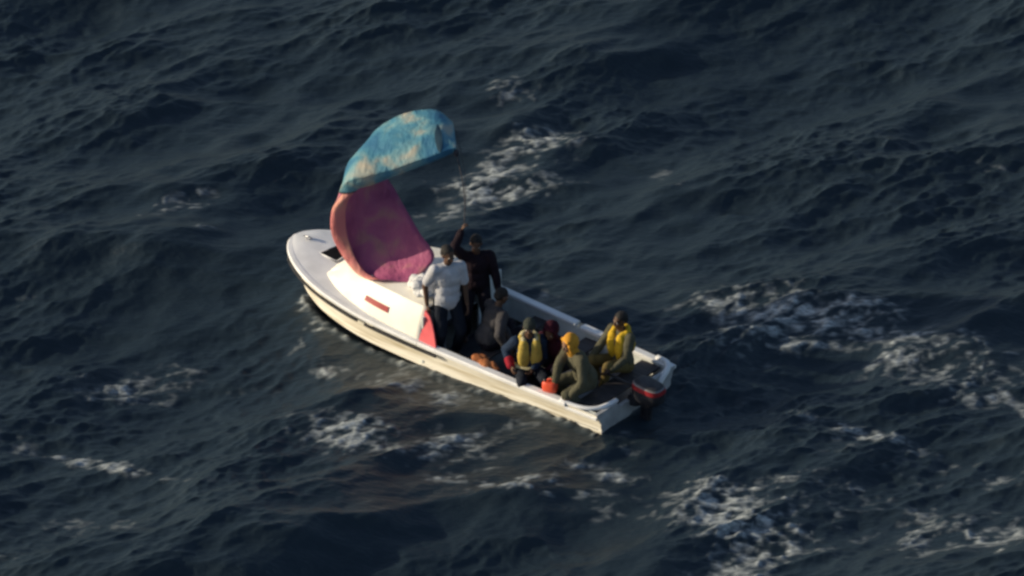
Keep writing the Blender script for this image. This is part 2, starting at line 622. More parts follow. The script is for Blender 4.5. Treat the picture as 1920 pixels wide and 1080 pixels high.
# foredeck with crown
vs, fs = [], []
rows = [i for i in range(NS) if gun[i][0] >= 2.98]
for i in rows:
    g = gun[i]
    for k in range(9):
        a = -1 + 2 * k / 8
        vs.append((g[0] - .002 if i == rows[-1] else g[0], a * max(g[1] - .03, .004), g[2] + .012 + .035 * (1 - a * a) * min(1, g[1] / .4)))
sharp(mesh_obj('foredeck', vs, grid_faces(len(rows), 9, True), M['deck'], boat), 50)

# cabin trunk: base and top outlines (s, half width), roof height above sheer
cab_base = catmull([(3.05, .905), (3.5, .895), (4.0, .845), (4.45, .745), (4.8, .62), (5.06, .47)], 26)
cab_top = catmull([(3.05, .755), (3.5, .74), (3.95, .68), (4.32, .59), (4.62, .48), (4.84, .36)], 26)
cab_h = np.interp(np.linspace(0, 1, 26), [0, .25, .55, .8, 1.0], [.46, .45, .38, .29, .20])
vs, fs = [], []
sec_n = 13
for i in range(26):
    sb, yb = cab_base[i]
    st_, yt = cab_top[i]
    z0 = sheer(sb) + .008
    z1 = sheer(st_) + cab_h[i]
    half = [(sb, yb, z0), (sb * .97 + st_ * .03, yb * .985 + yt * .015, z0 + .03), (sb * .5 + st_ * .5, (yb + yt) / 2 + .02, (z0 + z1) / 2),
            (st_ * .92 + sb * .08, yt * .93 + yb * .07, z1 - .05), (st_, yt - .02, z1 - .006), (st_, yt * .55, z1 + .035)]
    full = half + [(st_, 0, z1 + .05)] + [(a, -b_, c_) for a, b_, c_ in half[::-1]]
    vs += full
fs += grid_faces(26, sec_n)
# raked front
last = list(range(25 * sec_n, 26 * sec_n))
sb, yb = cab_base[-1]
front = []
for j in range(sec_n):
    y = vs[last[j]][1]
    front.append((5.10 + .06 * (1 - (y / .47) ** 2), y * 1.0, sheer(5.1) + .015))
o0 = len(vs)
vs += front
for j in range(sec_n - 1):
    fs.append((last[j], last[j + 1], o0 + j + 1, o0 + j))
cabin = sharp(mesh_obj('cabin', vs, fs, M['cabin'], boat), 40)
sol = cabin.modifiers.new('thick', 'SOLIDIFY')
sol.thickness = .02
sol.offset = -1


def cab_side(t, f, out=.0, side=1):
    """point on the cabin's side: t along 0..1, f up 0..1"""
    i = t * 25
    sb, yb = [np.interp(i, range(26), cab_base[:, c]) for c in (0, 1)]
    st_, yt = [np.interp(i, range(26), cab_top[:, c]) for c in (0, 1)]
    z0 = sheer(sb) + .008
    z1 = sheer(st_) + np.interp(i, range(26), cab_h)
    bul = .02 * (1 - abs(2 * f - 1))
    y = yb * (1 - f) + yt * f + bul
    return Vector((sb * (1 - f) + st_ * f, side * (y + out), z0 * (1 - f) + z1 * f + out * .5))


# red slot window on the port cabin side
vs = []
nT = 9
for k in range(nT):
    t = .27 + .20 * k / (nT - 1)
    for (f, o_) in ((.38, .004), (.38, .014), (.56, .014), (.56, .004)):
        vs.append(cab_side(t, f, o_))
fs = []
for k in range(nT - 1):
    for j in range(4):
        j2 = (j + 1) % 4
        fs.append((k * 4 + j, (k + 1) * 4 + j, (k + 1) * 4 + j2, k * 4 + j2))
fs += [(0, 1, 2, 3), tuple((nT - 1) * 4 + j for j in (3, 2, 1, 0))]
o = mesh_obj('side_marking', vs, fs, M['red'], boat, smooth=False)
o['label'] = 'short dark red bar on the cream cabin side'

# rose red wing that carries the cabin side down to the gunwale
a0, a1 = cab_side(0, 0), cab_side(0, .93)
wing = []
nW = 9
for k in range(nW):
    t = k / (nW - 1)
    fwd_pt = a0 * (1 - t) + a1 * t + Vector((.01, .012, 0))
    length = .30 * (1 - t) ** .62
    aft = Vector((fwd_pt.x - length - .01, fwd_pt.y + .015 * (1 - t), fwd_pt.z - .01 * (1 - t)))
    wing.append((fwd_pt, aft))
vs, fs = [], []
for fp, ap in wing:
    vs += [fp, ap, ap + Vector((0, -.025, 0)), fp + Vector((0, -.025, 0))]
for k in range(nW - 1):
    for j in range(4):
        j2 = (j + 1) % 4
        fs.append((k * 4 + j, k * 4 + j2, (k + 1) * 4 + j2, (k + 1) * 4 + j))
fs += [(3, 2, 1, 0), tuple((nW - 1) * 4 + j for j in range(4))]
o = mesh_obj('coaming_wing', vs, fs, M['wing'], boat, smooth=False)
o['label'] = 'rose red tapering end of the port cabin side'

# foredeck hatch, cleat, stem eye
hz0 = sheer(5.25) + .053
hat = bpy.data.objects.new('deck_hatch', None)
coll.objects.link(hat)
hat.parent = boat
pl = [(5.47, .14), (5.40, -.16), (5.13, -.22), (5.13, .17)]
vs = [(s, y, hz0 - .03) for s, y in pl] + [(s, y, hz0 + .012) for s, y in pl]
mesh_obj('hatch_lid', vs, [(0, 1, 2, 3), (7, 6, 5, 4), (1, 0, 4, 5), (2, 1, 5, 6), (3, 2, 6, 7), (0, 3, 7, 4)], M['matte'], hat, smooth=False)
for k in range(4):
    a, b_ = pl[k], pl[(k + 1) % 4]
    tube('hatch_frame', [(a[0], a[1], hz0 + .008), (b_[0], b_[1], hz0 + .004)], .009, M['deck'], hat, 6)
cl = bpy.data.objects.new('bow_cleat', None)
coll.objects.link(cl)
cl.parent = boat
zc = sheer(5.78) + .04
tube('horn', [(5.70, 0.0, zc + .04), (5.78, .0, zc + .05), (5.86, .0, zc + .04)], [.010, .016, .010], M['steel'], cl)
for ds in (-.025, .025):
    tube('post', [(5.78 + ds, 0, zc - .02), (5.78 + ds, 0, zc + .05)], .012, M['steel'], cl)
tube('bow_eye', [(5.74, 0, .33), (5.80, 0, .34), (5.82, 0, .37), (5.79, 0, .40)], .014, M['steel'], boat)

# thwarts
for (s, w, z) in ((.34, .32, .33), (1.38, .26, .30), (2.30, .24, .30)):
    b_ = half_beam(s) - .11
    box('thwart', (s - w / 2, -b_, z - .03), (s + w / 2, b_, z), M['wood'], boat, .008)

# outboard motor
mot = bpy.data.objects.new('outboard_motor', None)
coll.objects.link(mot)
mot.parent = boat
mot.location = (-.05, .02, .03)
mot.scale = (.95, .95, .92)


def loft(name, rings, mat, parent, smooth=True, ang=45):
    vs, fs = [], []
    m_ = len(rings[0])
    for r in rings:
        vs += r
    for i in range(len(rings) - 1):
        for k in range(m_):
            k2 = (k + 1) % m_
            fs.append((i * m_ + k, i * m_ + k2, (i + 1) * m_ + k2, (i + 1) * m_ + k))
    fs.append(tuple(range(m_))[::-1])
    fs.append(tuple((len(rings) - 1) * m_ + k for k in range(m_)))
    return sharp(mesh_obj(name, vs, fs, mat, parent), ang)


def rrect(cx, cy, hx, hy, z, n=20, e=3.2, tilt=0.0):
    out = []
    for k in range(n):
        th = 2 * math.pi * k / n
        c, s = math.cos(th), math.sin(th)
        x = hx * math.copysign(abs(c) ** (2 / e), c)
        y = hy * math.copysign(abs(s) ** (2 / e), s)
        out.append((cx + x, cy + y, z + tilt * x))
    return out


loft('cowl', [rrect(-.20, 0, .20, .135, .30), rrect(-.20, 0, .235, .16, .35), rrect(-.20, 0, .245, .17, .44), rrect(-.20, 0, .24, .165, .50, tilt=.06)], M['black'], mot)
o = loft('cowl_band', [rrect(-.20, 0, .247, .172, .502, tilt=.06), rrect(-.20, 0, .240, .166, .572, tilt=.08)], M['red'], mot)
o['label'] = 'red band round the top of the motor cowl'
loft('cowl_stripe', [rrect(-.20, 0, .236, .162, .574, tilt=.08), rrect(-.20, 0, .222, .150, .594, tilt=.1)], M['greyp'], mot)
loft('cowl_top', [rrect(-.20, 0, .216, .145, .602, tilt=.1), rrect(-.20, 0, .19, .12, .618, tilt=.1), rrect(-.19, 0, .12, .08, .626, tilt=.1)], M['rubber'], mot)
loft('midsection', [rrect(-.18, 0, .14, .085, .32), rrect(-.16, 0, .10, .06, .22), rrect(-.15, 0, .085, .045, -.1), rrect(-.16, 0, .12, .035, -.38)], M['black'], mot)
loft('clamp_bracket', [rrect(.02, 0, .10, .13, .20), rrect(.03, 0, .10, .14, .30), rrect(.0, 0, .09, .13, .37)], M['black'], mot)
loft('cavitation_plate', [rrect(-.22, 0, .22, .10, -.24), rrect(-.22, 0, .22, .10, -.225)], M['black'], mot)
loft('gearcase', [[(x, .06 * math.cos(a) * r, -.46 + .07 * math.sin(a) * r) for a in np.linspace(0, 2 * math.pi, 12, endpoint=False)] for x, r in ((.05, .15), (0, .7), (-.15, 1), (-.3, .8), (-.38, .4))], M['black'], mot)
for k in range(3):
    a = 2 * math.pi * k / 3
    ca, sa = math.cos(a), math.sin(a)
    loft('propeller_blade', [[(-.36, .02 * ca - .015 * sa, -.46 + .02 * sa + .015 * ca), (-.36, .02 * ca + .015 * sa, -.46 + .02 * sa - .015 * ca), (-.38, .02 * ca + .015 * sa, -.46 + .02 * sa - .015 * ca), (-.38, .02 * ca - .015 * sa, -.46 + .02 * sa + .015 * ca)],
                              [(-.34, .11 * ca - .05 * sa, -.46 + .11 * sa + .05 * ca), (-.38, .11 * ca + .05 * sa, -.46 + .11 * sa - .05 * ca), (-.40, .11 * ca + .05 * sa, -.46 + .11 * sa - .05 * ca), (-.36, .11 * ca - .05 * sa, -.46 + .11 * sa + .05 * ca)]], M['steel'], mot)
tube('tiller', [(.0, .02, .47), (.22, .04, .50), (.50, .06, .53)], [.022, .018, .022], M['rubber'], mot)

# ------------------------------------------------------------------ kite used as a sail
A = [atY(716, 525, -1.44), atY(686, 509, -1.18), atY(664, 472, -1.02), atY(652, 428, -.98), atY(654, 384, -.96), atY(674, 357, -.94), atY(704, 347, -.93), atY(765, 323, -.93), atY(825, 301, -.94), atY(857, 286, -.90)]
B = [atY(776, 529, -1.50), atY(816, 484, -1.18), atY(790, 440, -.92), atY(762, 392, -.66), atY(738, 350, -.40), atY(700, 296, -.18), atY(698, 256, -.05), atY(748, 220, .0), atY(814, 208, -.02), atY(851, 232, -.20)]
camber = [.0, .06, .18, .24, .24, .26, .28, .20, .15, .07]
lead = [.08, .11, .16, .19, .15, .06, .06, .05, .04, .0]
outref = [(-.3, .9, .1), (-.3, .9, .1), (-.35, .9, .1), (-.5, .8, .2), (-.6, .7, .3), (-.6, .1, .75), (-.5, -.1, .85), (-.3, -.2, .9), (-.1, -.2, .95), (0, -.2, .95)]
NT, NC = 73, 29
Ac, Bc = catmull(A, NT), catmull(B, NT)
cam_t = catmull([(c,) for c in camber], NT)[:, 0]
lead_t = catmull([(c,) for c in lead], NT)[:, 0]
ref_t = catmull(outref, NT)
base_prof = [(0, 0), (-.6, .10), (-1.0, .40), (-.80, .72), (.0, .94), (.32, 1.0), (.64, .70), (1, 0)]
kv = np.zeros((NT, NC, 3))
for i in range(NT):
    a, b_ = Ac[i], Bc[i]
    T = (Ac[min(i + 1, NT - 1)] + Bc[min(i + 1, NT - 1)]) - (Ac[max(i - 1, 0)] + Bc[max(i - 1, 0)])
    T /= np.linalg.norm(T)
    W = b_ - a
    nrm = np.cross(T, W)
    nrm /= np.linalg.norm(nrm)
    if np.dot(nrm, ref_t[i]) < 0:
        nrm = -nrm
    wl = np.linalg.norm(W)
    profile = catmull([(c * lead_t[i] / max(wl, .3) if c < 0 else c, h) for c, h in base_prof], NC)
    for j in range(NC):
        c, h = profile[j]
        q = a + W * c + nrm * h * cam_t[i]
        wr = noise.noise(Vector(q * 3.3)) * .035 + noise.noise(Vector((q[0] * 9, q[1] * 6, q[2] * 3.5))) * .018
        kv[i, j] = q + nrm * wr * (0.25 + min(1, abs(h)))
SPLIT = 39


def fabric(name, kind):
    m, n, l, p = new_mat(name)
    tc = n.new('ShaderNodeTexCoord')
    nz = n.new('ShaderNodeTexNoise')
    nz.inputs['Detail'].default_value = 4
    nz.inputs['Roughness'].default_value = .42
    nz.inputs['Distortion'].default_value = .5
    l.new(tc.outputs['Object'], nz.inputs[0])
    if kind == 'blue':
        nz.inputs['Scale'].default_value = 2.7
        r = cr_node(n, [(.28, (.035, .15, .27)), (.44, (.07, .235, .34)), (.54, (.15, .31, .36)), (.68, (.42, .40, .33))])
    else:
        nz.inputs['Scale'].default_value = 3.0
        r = cr_node(n, [(.34, (.36, .085, .20)), (.52, (.44, .12, .235)), (.66, (.45, .20, .22))] if kind == 'magenta' else [(.36, (.60, .19, .20)), (.52, (.64, .23, .22)), (.70, (.66, .36, .25))])  # magenta carries the hollow's shade, salmon the sunlit edge
    l.new(nz.outputs[0], r.inputs[0])
    l.new(r.outputs[0], p.inputs['Base Color'])
    p.inputs['Roughness'].default_value = .6
    p.inputs['Specular IOR Level'].default_value = .3
    nb = n.new('ShaderNodeTexNoise')
    nb.inputs['Scale'].default_value = 9
    nb.inputs['Detail'].default_value = 4
    l.new(tc.outputs['Object'], nb.inputs[0])
    bm = n.new('ShaderNodeBump')
    bm.inputs['Strength'].default_value = .5
    bm.inputs['Distance'].default_value = .05
    cmap = n.new('ShaderNodeMapping')
    cmap.inputs['Scale'].default_value = (1.6, 1.0, .45)
    cmap.inputs['Rotation'].default_value = (.3, .6, .2)
    l.new(tc.outputs['Object'], cmap.inputs[0])
    l.new(cmap.outputs[0], nb.inputs[0])
    l.new(nb.outputs[0], bm.inputs['Height'])
    l.new(bm.outputs[0], p.inputs['Normal'])
    tl = n.new('ShaderNodeBsdfTranslucent')
    l.new(r.outputs[0], tl.inputs[0])
    mxs = n.new('ShaderNodeMixShader')
    mxs.inputs[0].default_value = .18
    l.new(p.outputs[0], mxs.inputs[1])
    l.new(tl.outputs[0], mxs.inputs[2])
    l.new(mxs.outputs[0], n['Material Output'].inputs['Surface'])
    return m


kite = bpy.data.objects.new('kite', None)
coll.objects.link(kite)
kite.location = Vector(Ac[0])
tag(kite, 'curved kite canopy, blue on top and pink below, billowing over the cabin as a sail', 'kite')
kb = np.array(Ac[0])


def panel(name, i0, i1, mat, j0=0, j1=NC - 1):
    sub = kv[i0:i1 + 1, j0:j1 + 1].reshape(-1, 3) - kb
    o = mesh_obj(name, sub, grid_faces(i1 - i0 + 1, j1 - j0 + 1), mat, kite)
    so = o.modifiers.new('thick', 'SOLIDIFY')
    so.thickness = .006
    so.offset = 0
    return o


JL = 11  # sunlit edge lighter, shaded hollow darker: light painted into the fabric colours
o = panel('sunlit_leading_edge', 0, SPLIT, fabric('salmon_sunlit_fabric', 'salmon'), 0, JL)
o['label'] = 'salmon pink rounded leading edge of the kite, sunlight painted into its colour'
o = panel('lower_panel', 0, SPLIT, fabric('magenta_shaded_fabric', 'magenta'), JL)
o['label'] = 'magenta hollow lower half of the kite, shade painted into its colour'
o = panel('upper_panel', SPLIT, NT - 1, fabric('blue_fabric', 'blue'))
o['label'] = 'blue upper half of the kite with pale cream patches'
tube('seam', kv[SPLIT] - kb, .012, M['line'], kite, 6)
# dark slot near the tip, a slit patch sewn on the outside
vs = []
ic = NT - 8
for j in range(15, 24):
    q = kv[ic, j]
    e1 = kv[ic + 1, j] - kv[ic - 1, j]
    e1 /= np.linalg.norm(e1)
    e2 = kv[ic, j + 1] - kv[ic, j - 1]
    nn_ = np.cross(e1, e2)
    nn_ /= np.linalg.norm(nn_)
    if nn_[2] < 0:
        nn_ = -nn_
    w_ = .052 * math.sin(math.pi * (j - 14.6) / 8.8)
    for sgn in (-1, 0, 1):
        vs.append(q + e1 * w_ * sgn + nn_ * (.016 + .006 * (sgn == 0)) - kb)
o = mesh_obj('tip_patch', vs, grid_faces(9, 3), mat_noise('navy_patch', (.006, .03, .055), (.01, .045, .075), 6, .7), kite)
tipA = kv[NT - 1, 0]
knot = tipA + np.array([.0, -.02, -.02])
loft('tip_toggle', [[tuple(knot - kb + np.array([.035 * math.cos(a) * r, .035 * math.sin(a) * r, z])) for a in np.linspace(0, 2 * math.pi, 8, endpoint=False)] for z, r in ((-.05, .4), (-.03, 1), (.03, 1), (.05, .4))], M['line'], kite)
HAND2 = atY(872, 420, -1.62)
l1 = np.array([knot + (np.array(HAND2) - knot) * t + np.array([.05, 0, -.05]) * math.sin(math.pi * t) for t in np.linspace(0, 1, 14)])
tube('control_line', l1 - kb, .008, M['line'], kite, 6)
tipB = kv[NT - 1, NC - 1]
l2 = np.array([tipB + (np.array(HAND2) + np.array([0, 0, .03]) - tipB) * t + np.array([.08, 0, -.03]) * math.sin(math.pi * t) for t in np.linspace(0, 1, 14)])
tube('control_line', l2 - kb, .004, M['line'], kite, 6)

# ------------------------------------------------------------------ people
def cap_mesh(p0, r0, p1, r1, seg=14, rings=4):
    p0, p1 = np.array(p0, float), np.array(p1, float)
    d = p1 - p0
    ln = np.linalg.norm(d)
    if ln < 1e-6:
        d, ln = np.array([0, 0, 1e-4]), 1e-4
    d = d / ln
    a = np.cross(d, [0, 0, 1.0])
    if np.linalg.norm(a) < 1e-3:
        a = np.cross(d, [1.0, 0, 0])
    a /= np.linalg.norm(a)
    b_ = np.cross(d, a)
    vs, fs = [], []
    levels = [(-1, p0, r0, th) for th in np.linspace(-math.pi / 2, 0, rings + 1)] + [(1, p1, r1, th) for th in np.linspace(0, math.pi / 2, rings + 1)]
    for _, c, r, th in levels:
        rr = max(r * math.cos(th), 1e-4)
        for k in range(seg):
            ph = 2 * math.pi * k / seg
            vs.append(c + d * r * math.sin(th) + (a * math.cos(ph) + b_ * math.sin(ph)) * rr)
    n_ = len(levels)
    for i in range(n_ - 1):
        for k in range(seg):
            k2 = (k + 1) % seg
            fs.append((i * seg + k, i * seg + k2, (i + 1) * seg + k2, (i + 1) * seg + k))
    fs.append(tuple(range(seg))[::-1])
    fs.append(tuple((n_ - 1) * seg + k for k in range(seg)))
    return vs, fs


def ell_mesh(c, r, rot=None, seg=16, rings=10):
    vs, fs = [], []
    R_ = np.array(rot) if rot is not None else np.eye(3)
    for i in range(rings + 1):
        th = -math.pi / 2 + math.pi * i / rings
        for k in range(seg):
            ph = 2 * math.pi * k / seg
            q = np.array([r[0] * max(math.cos(th), 1e-3) * math.cos(ph), r[1] * max(math.cos(th), 1e-3) * math.sin(ph), r[2] * math.sin(th)])
            vs.append(np.array(c) + R_ @ q)
    for i in range(rings):
        for k in range(seg):
            k2 = (k + 1) % seg
            fs.append((i * seg + k, i * seg + k2, (i + 1) * seg + k2, (i + 1) * seg + k))
    fs.append(tuple(range(seg))[::-1])
    fs.append(tuple(rings * seg + k for k in range(seg)))
    return vs, fs


def remesh(name, shapes, voxel, mat, parent=None, smooth_it=3, wrinkle=0.0, wscale=9.0, origin=(0, 0, 0)):
    """fuse shapes into one continuous skin"""
    vs, fs = [], []
    for (v_, f_) in shapes:
        o0 = len(vs)
        vs += [tuple(np.array(q) - np.array(origin)) for q in v_]
        fs += [tuple(o0 + a for a in f) for f in f_]
    tmp = mesh_obj(name + '_tmp', vs, fs, None)
    r = tmp.modifiers.new('r', 'REMESH')
    r.mode = 'VOXEL'
    r.voxel_size = voxel
    sm = tmp.modifiers.new('s', 'SMOOTH')
    sm.iterations = smooth_it
    sm.factor = .5
    dg = bpy.context.evaluated_depsgraph_get()
    me = bpy.data.meshes.new_from_object(tmp.evaluated_get(dg))
    old = tmp.data
    bpy.data.objects.remove(tmp)
    bpy.data.meshes.remove(old)
    me.name = name
    n_ = len(me.vertices)
    if wrinkle:
        co = np.empty(n_ * 3, np.float32)
        me.vertices.foreach_get('co', co)
        no = np.empty(n_ * 3, np.float32)
        me.vertices.foreach_get('normal', no)
        co, no = co.reshape(-1, 3), no.reshape(-1, 3)
        w = np.array([noise.noise(Vector((q[0] * wscale, q[1] * wscale, q[2] * wscale * .55))) + .5 * noise.noise(Vector((q[0] * wscale * 2.3, q[1] * wscale * 2.3, q[2] * wscale * 1.4 + 7))) for q in co])
        co = co + no * (w * wrinkle)[:, None]
        me.vertices.foreach_set('co', co.ravel())
    me.materials.clear()
    me.materials.append(mat)
    me.polygons.foreach_set('use_smooth', [True] * len(me.polygons))
    me.update()
    o = bpy.data.objects.new(name, me)
    coll.objects.link(o)
    if parent:
        o.parent = parent
    return o


def ik(a, b_, l1_, l2_, pole):
    a, b_, pole = np.array(a, float), np.array(b_, float), np.array(pole, float)
    d = b_ - a
    D = np.linalg.norm(d)
    D2 = min(D, (l1_ + l2_) * .995)
    u = d / D
    b2 = a + u * D2
    x = (l1_ ** 2 - l2_ ** 2 + D2 ** 2) / (2 * D2)
    h = math.sqrt(max(l1_ ** 2 - x * x, 1e-6))
    pv = pole - u * np.dot(pole, u)
    pv /= np.linalg.norm(pv)
    return a + u * x + pv * h, b2


def skin(name, c1, c2):
    return mat_noise(name, c1, c2, 12, .55, 3, .35)


SK1 = skin('brown_skin', (.075, .040, .026), (.105, .056, .036))
SK2 = skin('warm_skin', (.16, .085, .055), (.21, .115, .075))
HAIR = mat_noise('black_hair', (.008, .008, .009), (.02, .018, .018), 40, .7, 3, .3, .4)
EYE = mat_noise('eye_white', (.5, .48, .44), (.6, .58, .54), 5, .3)


def cloth(name, c, var=.75, sc=9):
    return mat_noise(name, tuple(q * var for q in c), c, sc, .85, 5, .15, .25)


def person(label, at, floor_z, face, pelvis, lean, hands, feet, outfit, head_pitch=0.0, head_yaw=0.0, side=0.0, scale=1.0, group=None, poles=(None, None), curl=(.5, .5)):
    """at: world place under the pelvis; face: unit facing vector; pelvis: height; hands / feet: world points (left, right)"""
    F = Vector((face[0], face[1], 0)).normalized()
    R_ = Vector((F.y, -F.x, 0))                     # person's right hand side
    Z = Vector((0, 0, 1))
    base = np.array([at[0], at[1], floor_z])
    V = lambda q: np.array(q, float)
    f, r, z = V(F), V(R_), V(Z)
    P = V((at[0], at[1], pelvis))
    k = scale
    d = z * math.cos(lean) + f * math.sin(lean) + r * side
    d /= np.linalg.norm(d)
    fw = np.cross(d, r) * -1
    fw = fw if np.dot(fw, f) > 0 or lean > 1.3 else -fw
    chest = P + d * .33 * k
    neck = P + d * .51 * k
    sh = [P + d * .455 * k - r * .175 * k, P + d * .455 * k + r * .175 * k]
    hp = lean * .6 + head_pitch
    hd = z * math.cos(hp) + f * math.sin(hp)
    head = neck + (hd * .6 + d * .4) * .165 * k
    cy, sy_ = math.cos(head_yaw), math.sin(head_yaw)
    hf0 = f * math.cos(hp) - z * math.sin(hp)
    hr = r * cy - f * sy_ if False else (r * cy + hf0 * -sy_)
    hf = hf0 * cy + r * sy_
    hu = np.cross(hr, hf)
    HR = np.stack([hr, hf, hu], 1)
    hpnt = lambda x, y, zz: head + HR @ np.array([x, y, zz]) * k
    hips = [P - r * .09 * k - z * .02, P + r * .09 * k - z * .02]
    el, wr, kn, an = [], [], [], []
    for i in (0, 1):
        pole = poles[i] if poles[i] is not None else (-f * .6 - z * .5 + (r if i else -r) * .6)
        e, w = ik(sh[i], hands[i], .29 * k, .26 * k, pole)
        el.append(e)
        wr.append(w)
        q, a = ik(hips[i], V(feet[i]) + z * .08, .44 * k, .43 * k, f + z * .35 + (r if i else -r) * .15)
        kn.append(q)
        an.append(a)
    C, E = cap_mesh, ell_mesh
    TR = np.stack([r, fw, d], 1)
    body = [C(P - r * .07 * k, .10 * k, P + r * .07 * k, .10 * k), E(chest, (.145 * k, .10 * k, .17 * k), TR), E(P + d * .15 * k, (.125 * k, .09 * k, .14 * k), TR),
            C(sh[0], .055 * k, sh[1], .055 * k), C(neck - d * .04 * k, .055 * k, head - hd * .03 * k, .050 * k)]
    # head: skull, face, jaw, brow, nose, lips, ears
    body += [E(hpnt(0, -.012, .028), (.075 * k, .096 * k, .088 * k), HR), E(hpnt(0, .03, -.04), (.058 * k, .066 * k, .075 * k), HR),
             C(hpnt(-.03, .082, .022), .012 * k, hpnt(.03, .082, .022), .012 * k), C(hpnt(0, .09, .01), .009 * k, hpnt(0, .108, -.025), .014 * k),
             C(hpnt(-.016, .09, -.06), .009 * k, hpnt(.016, .09, -.06), .009 * k), E(hpnt(0, .068, -.092), (.024 * k, .022 * k, .018 * k), HR),
             E(hpnt(-.036, .066, -.022), (.02 * k, .018 * k, .02 * k), HR), E(hpnt(.036, .066, -.022), (.02 * k, .018 * k, .02 * k), HR),
             E(hpnt(-.078, -.005, -.005), (.011 * k, .02 * k, .03 * k), HR), E(hpnt(.078, -.005, -.005), (.011 * k, .02 * k, .03 * k), HR)]
    for i in (0, 1):
        body += [C(sh[i], .052 * k, el[i], .041 * k), C(el[i], .041 * k, wr[i], .028 * k)]
        body += [C(hips[i], .082 * k, kn[i], .056 * k), C(kn[i], .056 * k, an[i], .036 * k)]
        fdir = f * .95 + (r if i else -r) * .2
        body += [C(an[i] - f * .03 * k - z * .04, .032 * k, an[i] + fdir * .15 * k - z * .055, .028 * k), E(an[i] + fdir * .12 * k - z * .055, (.045 * k, .06 * k, .025 * k), np.stack([r, f, z], 1))]
        # hand: palm, four fingers with a knuckle bend, thumb from the side of the palm
        ax = wr[i] - el[i]
        ax /= np.linalg.norm(ax)
        inw = (-r if i else r)
        pn = inw - ax * np.dot(inw, ax)              # palm faces inwards
        if np.linalg.norm(pn) < .2:
            pn = -z - ax * np.dot(-z, ax)
        pn /= np.linalg.norm(pn)
        sd_ = np.cross(ax, pn)
        if np.dot(sd_, f + z * .3) < 0:
            sd_ = -sd_                               # thumb side: to the front
        pc = wr[i] + ax * .055 * k
        body.append(E(pc, (.042 * k, .016 * k, .05 * k), np.stack([sd_, pn, ax], 1)))
        for q, (o_, ln) in enumerate(((.030, .072), (.010, .080), (-.010, .075), (-.029, .058))):
            b0 = pc + sd_ * o_ * k + ax * .035 * k
            cu = curl[i]
            m1 = b0 + (ax * math.cos(cu) + pn * math.sin(cu)) * ln * .52 * k
            m2 = m1 + (ax * math.cos(cu * 2.3) + pn * math.sin(cu * 2.3)) * ln * .48 * k
            body += [C(b0, .0098 * k, m1, .009 * k, 8, 3), C(m1, .009 * k, m2, .0078 * k, 8, 3)]
        t0 = pc + sd_ * .034 * k - ax * .02 * k
        t1 = t0 + (sd_ * .6 + ax * .7 + pn * .35) * .04 * k
        t2 = t1 + (sd_ * .15 + ax * .85 + pn * .5) * .032 * k
        body += [C(t0, .013 * k, t1, .0105 * k, 8, 3), C(t1, .0105 * k, t2, .009 * k, 8, 3)]
    o = remesh('person', body, .0085, outfit['skin'], None, 2, origin=base)
    o.location = base
    tag(o, label, 'person', group)
    ch = lambda nm, shp, vox, mt, sm=3, wk=.008, ws=9: remesh(nm, shp, vox, mt, o, sm, wk, ws, origin=base)
    # eyes
    for x in (-.032, .032):
        v_, f_ = E(hpnt(x, .076, .004), (.013 * k, .010 * k, .010 * k), HR, 8, 6)
        mesh_obj('eye', [q - base for q in v_], f_, EYE, o)
    # hair or headgear
    hg = outfit.get('head', 'hair')
    if hg == 'hair':
        ch('hair', [E(hpnt(0, -.025, .042), (.083 * k, .098 * k, .088 * k), HR), E(hpnt(0, -.055, .0), (.074 * k, .065 * k, .075 * k), HR)], .009, outfit.get('hair_mat', HAIR), 1, .004, 40)
    elif hg == 'cap':
        ch('knit_cap', [E(hpnt(0, -.015, .05), (.087 * k, .106 * k, .088 * k), HR), E(hpnt(0, -.012, .025), (.09 * k, .109 * k, .03 * k), HR)], .009, outfit['head_mat'], 2, .003, 30)
    elif hg == 'hood':
        ch('hood', [E(hpnt(0, -.045, .02), (.108 * k, .112 * k, .132 * k), HR), C(hpnt(-.085, .035, .02), .022 * k, hpnt(-.07, .03, -.08), .03 * k), C(hpnt(.085, .035, .02), .022 * k, hpnt(.07, .03, -.08), .03 * k),
                    C(hpnt(-.07, .03, .085), .025 * k, hpnt(.07, .03, .085), .025 * k), C(neck - d * .05 * k, .085 * k, head - hu * .07, .08 * k)], .010, outfit['head_mat'], 3, .006, 14)
    # trousers
    tr_ = [C(P - r * .075 * k, .118 * k, P + r * .075 * k, .118 * k), E(P + d * .07 * k, (.145 * k, .115 * k, .12 * k), TR)]
    for i in (0, 1):
        tr_ += [C(hips[i], .105 * k, kn[i], .078 * k), C(kn[i], .078 * k, an[i] + (kn[i] - an[i]) * .12, .064 * k)]
    ch('trousers', tr_, .013, outfit['trousers'], 3, .012, 9)
    # top
    bulk = outfit.get('bulk', 1.0)
    hem = outfit.get('hem', .0)
    top_ = [E(chest, (.175 * k * bulk, .128 * k * bulk, .19 * k), TR), E(P + d * .15 * k, (.165 * k * bulk, .125 * k * bulk, .16 * k), TR),
            C(P + d * (.05 - hem) * k - r * .06 * k, .125 * k * bulk, P + d * (.05 - hem) * k + r * .06 * k, .125 * k * bulk), C(sh[0], .075 * k, sh[1], .075 * k),
            E(P + d * (.06 - hem * .5) * k, (.178 * k * bulk, .142 * k * bulk, .17 * k), TR), C(chest + d * .1 * k, .10 * k, neck - d * .015 * k, .066 * k)]
    for i in (0, 1):
        sl = outfit.get('sleeve', 'long')
        if sl == 'long':
            top_ += [C(sh[i], .078 * k * bulk, el[i], .062 * k * bulk), C(el[i], .062 * k * bulk, wr[i] + (el[i] - wr[i]) * .08, .044 * k * bulk)]
        else:
            q = sh[i] + (el[i] - sh[i]) * .72
            top_ += [C(sh[i], .080 * k, q, .072 * k)]
